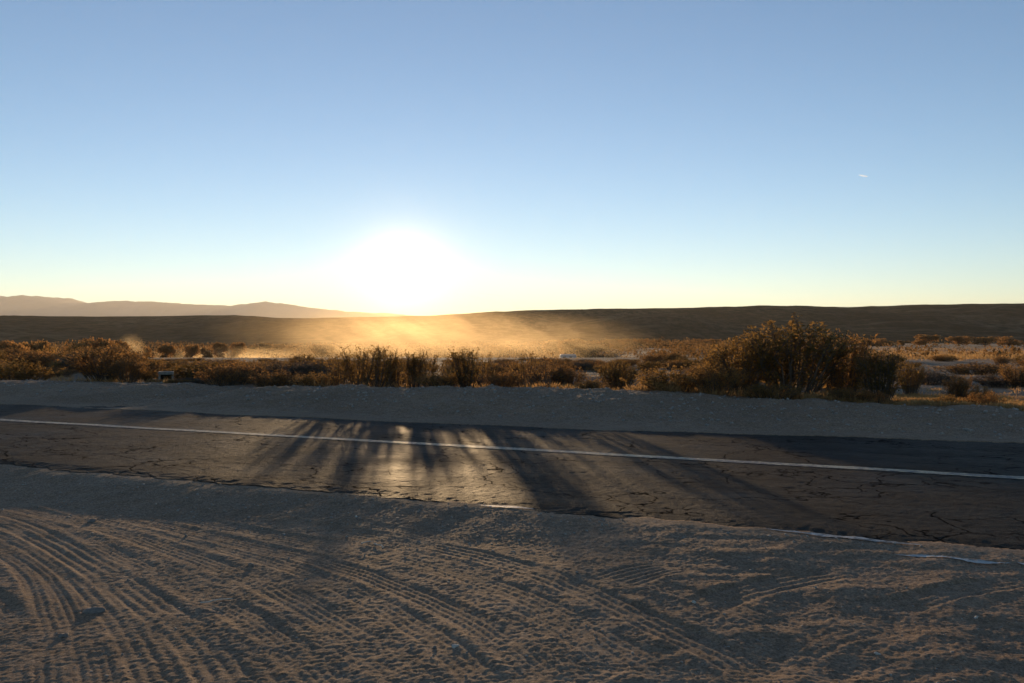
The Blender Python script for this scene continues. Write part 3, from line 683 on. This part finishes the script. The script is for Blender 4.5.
def car(name, label, px, d, rz, cat='car', pickup=False):
    x, y = at_d(px, d); e = empty(name, (x, y, gsurf(x, y)), rz); tag(e, label, cat)
    low = [(-2.15,.42),(-2.2,.75),(-2.1,1.0),(-1.0,1.05),(.9,1.05),(2.0,.92),(2.2,.75),(2.2,.45),(1.8,.32),(-1.8,.32)]
    b = solid_prof(low, -.88, .88); b.materials.append(M['offwhite']); obj('body', b, e)
    top = [(-.55,1.06),(-.45,1.68),(.35,1.70),(.95,1.06)] if pickup else [(-1.95,1.06),(-1.75,1.62),(-.2,1.72),(.35,1.68),(1.05,1.06)]
    c = solid_prof(top, -.78, .78); c.materials.append(M['offwhite']); obj('cabin', c, e)
    for q in (-1, 1):
        a0, a1 = top[0][0]+.22, top[-1][0]-.28; obj('window', pane(0, [(a0, q*.785, 1.12), (a1-.1, q*.785, 1.12), (a1-.45, q*.785, 1.56), (a0+.15, q*.785, 1.56)]), e)
        for wx in (-1.35, 1.4):
            w = obj('wheel', wheel_mesh(.36, .24), e); w.location = (wx, q*.80, .36)
    return e
car('off_road_vehicle', 'white vehicle with only its roof above the bank, below the sun', 405, 196, .2, 'vehicle', True)
def trailer():
    x, y = at_d(568, 205); e = empty('travel_trailer', (x, y, gsurf(x, y)), .04); tag(e, 'long pale flat roofed trailer at the right foot of the dust', 'trailer')
    b = solid_prof([(-1.8,.45),(-1.85,2.0),(-1.6,2.25),(1.6,2.25),(1.85,1.7),(1.75,.45)], -1.05, 1.05); b.materials.append(M['offwhite']); obj('body', b, e)
    for xx in (-.9, .5): obj('window', pane(0, [(xx-.3,-1.056,1.2),(xx+.3,-1.056,1.2),(xx+.3,-1.056,1.7),(xx-.3,-1.056,1.7)]), e)
    for q in (-1, 1): w = obj('wheel', wheel_mesh(.34, .2), e); w.location = (0, q*.92, .34)
    v, f = tube_rings([np.array([[1.7,0,.5],[2.3,0,.48],[2.9,0,.46]])], [.05], [.04], 6); obj('tow_bar', npmesh('tow_bar', v, f, M['grey_metal']), e)
trailer()
def box_bm(bm, c, sz):
    import bmesh
    r = bmesh.ops.create_cube(bm, size=1.0, matrix=Matrix.Translation(c) @ Matrix.Diagonal((*sz, 1)))
    return r
def bmobj(name, boxes, m, parent, bev=.01):
    import bmesh
    bm = bmesh.new()
    for c, s in boxes: box_bm(bm, c, s)
    if bev: bmesh.ops.bevel(bm, geom=bm.edges[:], offset=bev, segments=2, affect='EDGES')
    me = bpy.data.meshes.new(name); bm.to_mesh(me); bm.free(); me.materials.append(m); return obj(name, me, parent)
def culvert():
    x, y = at_d(166, 29); e = empty('culvert_headwall', (x, y, gsurf(x, y)), .35, (.75, 1, 1.35)); tag(e, 'low pale edged concrete box with a dark opening among the left shrubs', 'culvert')
    bmobj('top_slab', [((0,0,.25), (.62,.5,.07))], M['concrete'], e)
    bmobj('side_wall', [((.26,0,.085), (.08,.48,.25))], M['concrete'], e); bmobj('side_wall', [((-.26,0,.085), (.08,.48,.25))], M['concrete'], e)
    bmobj('shade_plate', [((0,.2,.085), (.43,.06,.25))], M['painted_shade'], e, .004)  # near-black plate paints the shade inside the box opening
culvert()

# ------------------------------------------------------------------ a short contrail, high and far
def contrail():
    D = 8000; x = (863-CX)/F*D; z = EYE+(HZ-176)*D/F; L = 46; k = 15
    u = np.linspace(-1, 1, k); P = np.stack([u*L, u*4, -u*7], 1); r = 6.5*np.sqrt(np.clip(1-u*u, .01, 1))*(1+.2*noise(u*4, u*0, 3))
    v, f = tube_rings([P], [1], [1], 10)
    # swell the tube into a spindle
    v = v.reshape(10, k, 3); v = P[None]+(v-P[None])*r[None,:,None]; v = v.reshape(-1, 3)
    m, nt = mat('ice_trail'); n = N(nt)
    n.out(None, n('ShaderNodeVolumePrincipled', {'Color': (.99,.99,.99,1), 'Density': .06, 'Anisotropy': .75}).outputs[0])
    o = obj('contrail', npmesh('contrail', v, f, m, True)); o.location = (x, D, z); tag(o, 'tiny white contrail streak alone in the blue sky at the right', 'contrail')
contrail()

# ------------------------------------------------------------------ raised dust, haze
def dust(name, label, px, d, y0, y1, wpx, depth, dens, seed, aniso=.6, scale=(1,1,1), thr=.45):
    x, y = at_d(px, d); zt = EYE-(y0-HZ)*d/F; zb = EYE-(y1-HZ)*d/F; w = wpx*d/F
    import bmesh
    bm = bmesh.new(); bmesh.ops.create_icosphere(bm, subdivisions=3, radius=1.0); me = bpy.data.meshes.new(name); bm.to_mesh(me); bm.free()
    o = obj(name, me); o.location = (x, y, (zt+zb)/2); o.scale = (w/2, depth/2, (zt-zb)/2)
    m, nt = mat('drifting_dust'); n = N(nt)
    p = n('ShaderNodeTexCoord').outputs['Object']; rad = n('ShaderNodeVectorMath', {0: p}, operation='LENGTH').outputs['Value']
    edge = n.ramp(rad, [(.0, 1.0), (.45, .42), (.92, 0.0)])
    q = n.mapping(n.mapping(n('ShaderNodeVectorMath', {0: p, 1: (seed*3.1, seed*1.7, 0)}, operation='ADD').outputs[0], (1,1,1), (0, .5, 0)), scale)
    k = n.ramp(n.noise(q, 2.5, 4, .55, .8), [(thr-.11, 0.0), (thr+.23, 1.0)])
    de = n.math('MULTIPLY', n.math('MULTIPLY', edge, k), dens)
    v = n('ShaderNodeVolumePrincipled', {'Color': (.96,.76,.48,1), 'Density': de, 'Anisotropy': aniso})
    n.out(None, v.outputs[0]); me.materials.append(m); tag(o, label, 'dust', kind='stuff')
dust('dust_cloud', 'bright golden dust plume hanging over the wash below the sun', 408, 190, 292, 378, 290, 60, .040, 1, .65, (2.0,1.2,.6), .47)
dust('dust_cloud', 'low band of glowing dust lying behind the bank left of the sun', 235, 195, 344, 376, 230, 40, .034, 2, .7, (3.0,1,1), .40)
dust('dust_cloud', 'small bright dust puff rising behind the left shrubs', 131, 160, 330, 372, 30, 9, .13, 3, .7, (2.2,1.5,1.4), .47)
dust('dust_cloud', 'thin dust drifting out to the right of the plume', 545, 210, 308, 378, 260, 50, .014, 4, .7, (2,1,1), .42)
dust('dust_cloud', 'faint wide veil of added glow before the hill under the sun', 395, 260, 290, 372, 420, 90, .0045, 5, .7, (.6,1,.5), .30)  # thin volume added to stand in for the warm lens glow over the hill
def haze():
    me = bpy.data.meshes.new('haze'); x, y0, y1, z0, z1 = 9000, -3000, 12000, -8, 445
    v = [(a, b, c) for c in (z0, z1) for a, b in ((-x,y0),(x,y0),(x,y1),(-x,y1))]
    me.from_pydata(v, [], [(3,2,1,0),(4,5,6,7),(0,1,5,4),(1,2,6,5),(2,3,7,6),(3,0,4,7)]); me.update()
    m, nt = mat('hazy_air'); n = N(nt)
    a = n('ShaderNodeVolumePrincipled', {'Color': (.95,.90,.79,1), 'Density': HAZE, 'Anisotropy': HAZE_G})
    b = n('ShaderNodeVolumePrincipled', {'Color': (.97,.86,.62,1), 'Density': SUN_GLOW, 'Anisotropy': .965})      # forward lobe added to form the bright ball around the sun
    n.out(None, n('ShaderNodeAddShader', {0: a.outputs[0], 1: b.outputs[0]}).outputs[0]); me.materials.append(m)
    tag(obj('haze', me), 'hazy evening air over the valley', 'haze', kind='stuff')
HAZE, HAZE_G, SUN_GLOW = 6.2e-5, .40, .62e-6
haze()

# ------------------------------------------------------------------ light, camera
sc = bpy.context.scene
w = bpy.data.worlds.new('World'); sc.world = w; w.use_nodes = True; nt = w.node_tree; nt.nodes.clear(); n = N(nt)
sky = n('ShaderNodeTexSky', sky_type='NISHITA', sun_disc=False, sun_elevation=SUN_EL, sun_rotation=SUN_AZ, altitude=900, air_density=.76, dust_density=.0, ozone_density=1.85)
bg = n('ShaderNodeBackground', {'Color': sky.outputs[0], 'Strength': .130}); o = nt.nodes.new('ShaderNodeOutputWorld'); nt.links.new(bg.outputs[0], o.inputs[0])
L = bpy.data.lights.new('sun', 'SUN'); L.energy = 3.5; L.angle = math.radians(.55); L.color = (1.0, .67, .35)
lo = bpy.data.objects.new('sun', L); lo.rotation_euler = SUN.to_track_quat('Z', 'Y').to_euler(); lo.location = (0, 0, 30); C.objects.link(lo)
cam = bpy.data.cameras.new('camera'); cam.sensor_width = 36; cam.lens = F/1024*36; cam.clip_start = .05; cam.clip_end = 40000
co = bpy.data.objects.new('camera', cam); co.location = (0, 0, EYE); co.rotation_euler = (math.radians(90)-math.atan((341.5-HZ)/F), 0, 0); C.objects.link(co); sc.camera = co
sc.view_settings.view_transform = 'Standard'; sc.view_settings.look = 'None'; sc.view_settings.gamma = 1; sc.view_settings.use_curve_mapping = False
sc.view_settings.exposure = 0.68
sc.cycles.use_denoising = True; sc.cycles.max_bounces = 5; sc.cycles.diffuse_bounces = 3; sc.cycles.transmission_bounces = 4; sc.cycles.volume_bounces = 0
sc.cycles.volume_max_steps = 256; sc.cycles.use_adaptive_sampling = True; sc.cycles.adaptive_threshold = .015
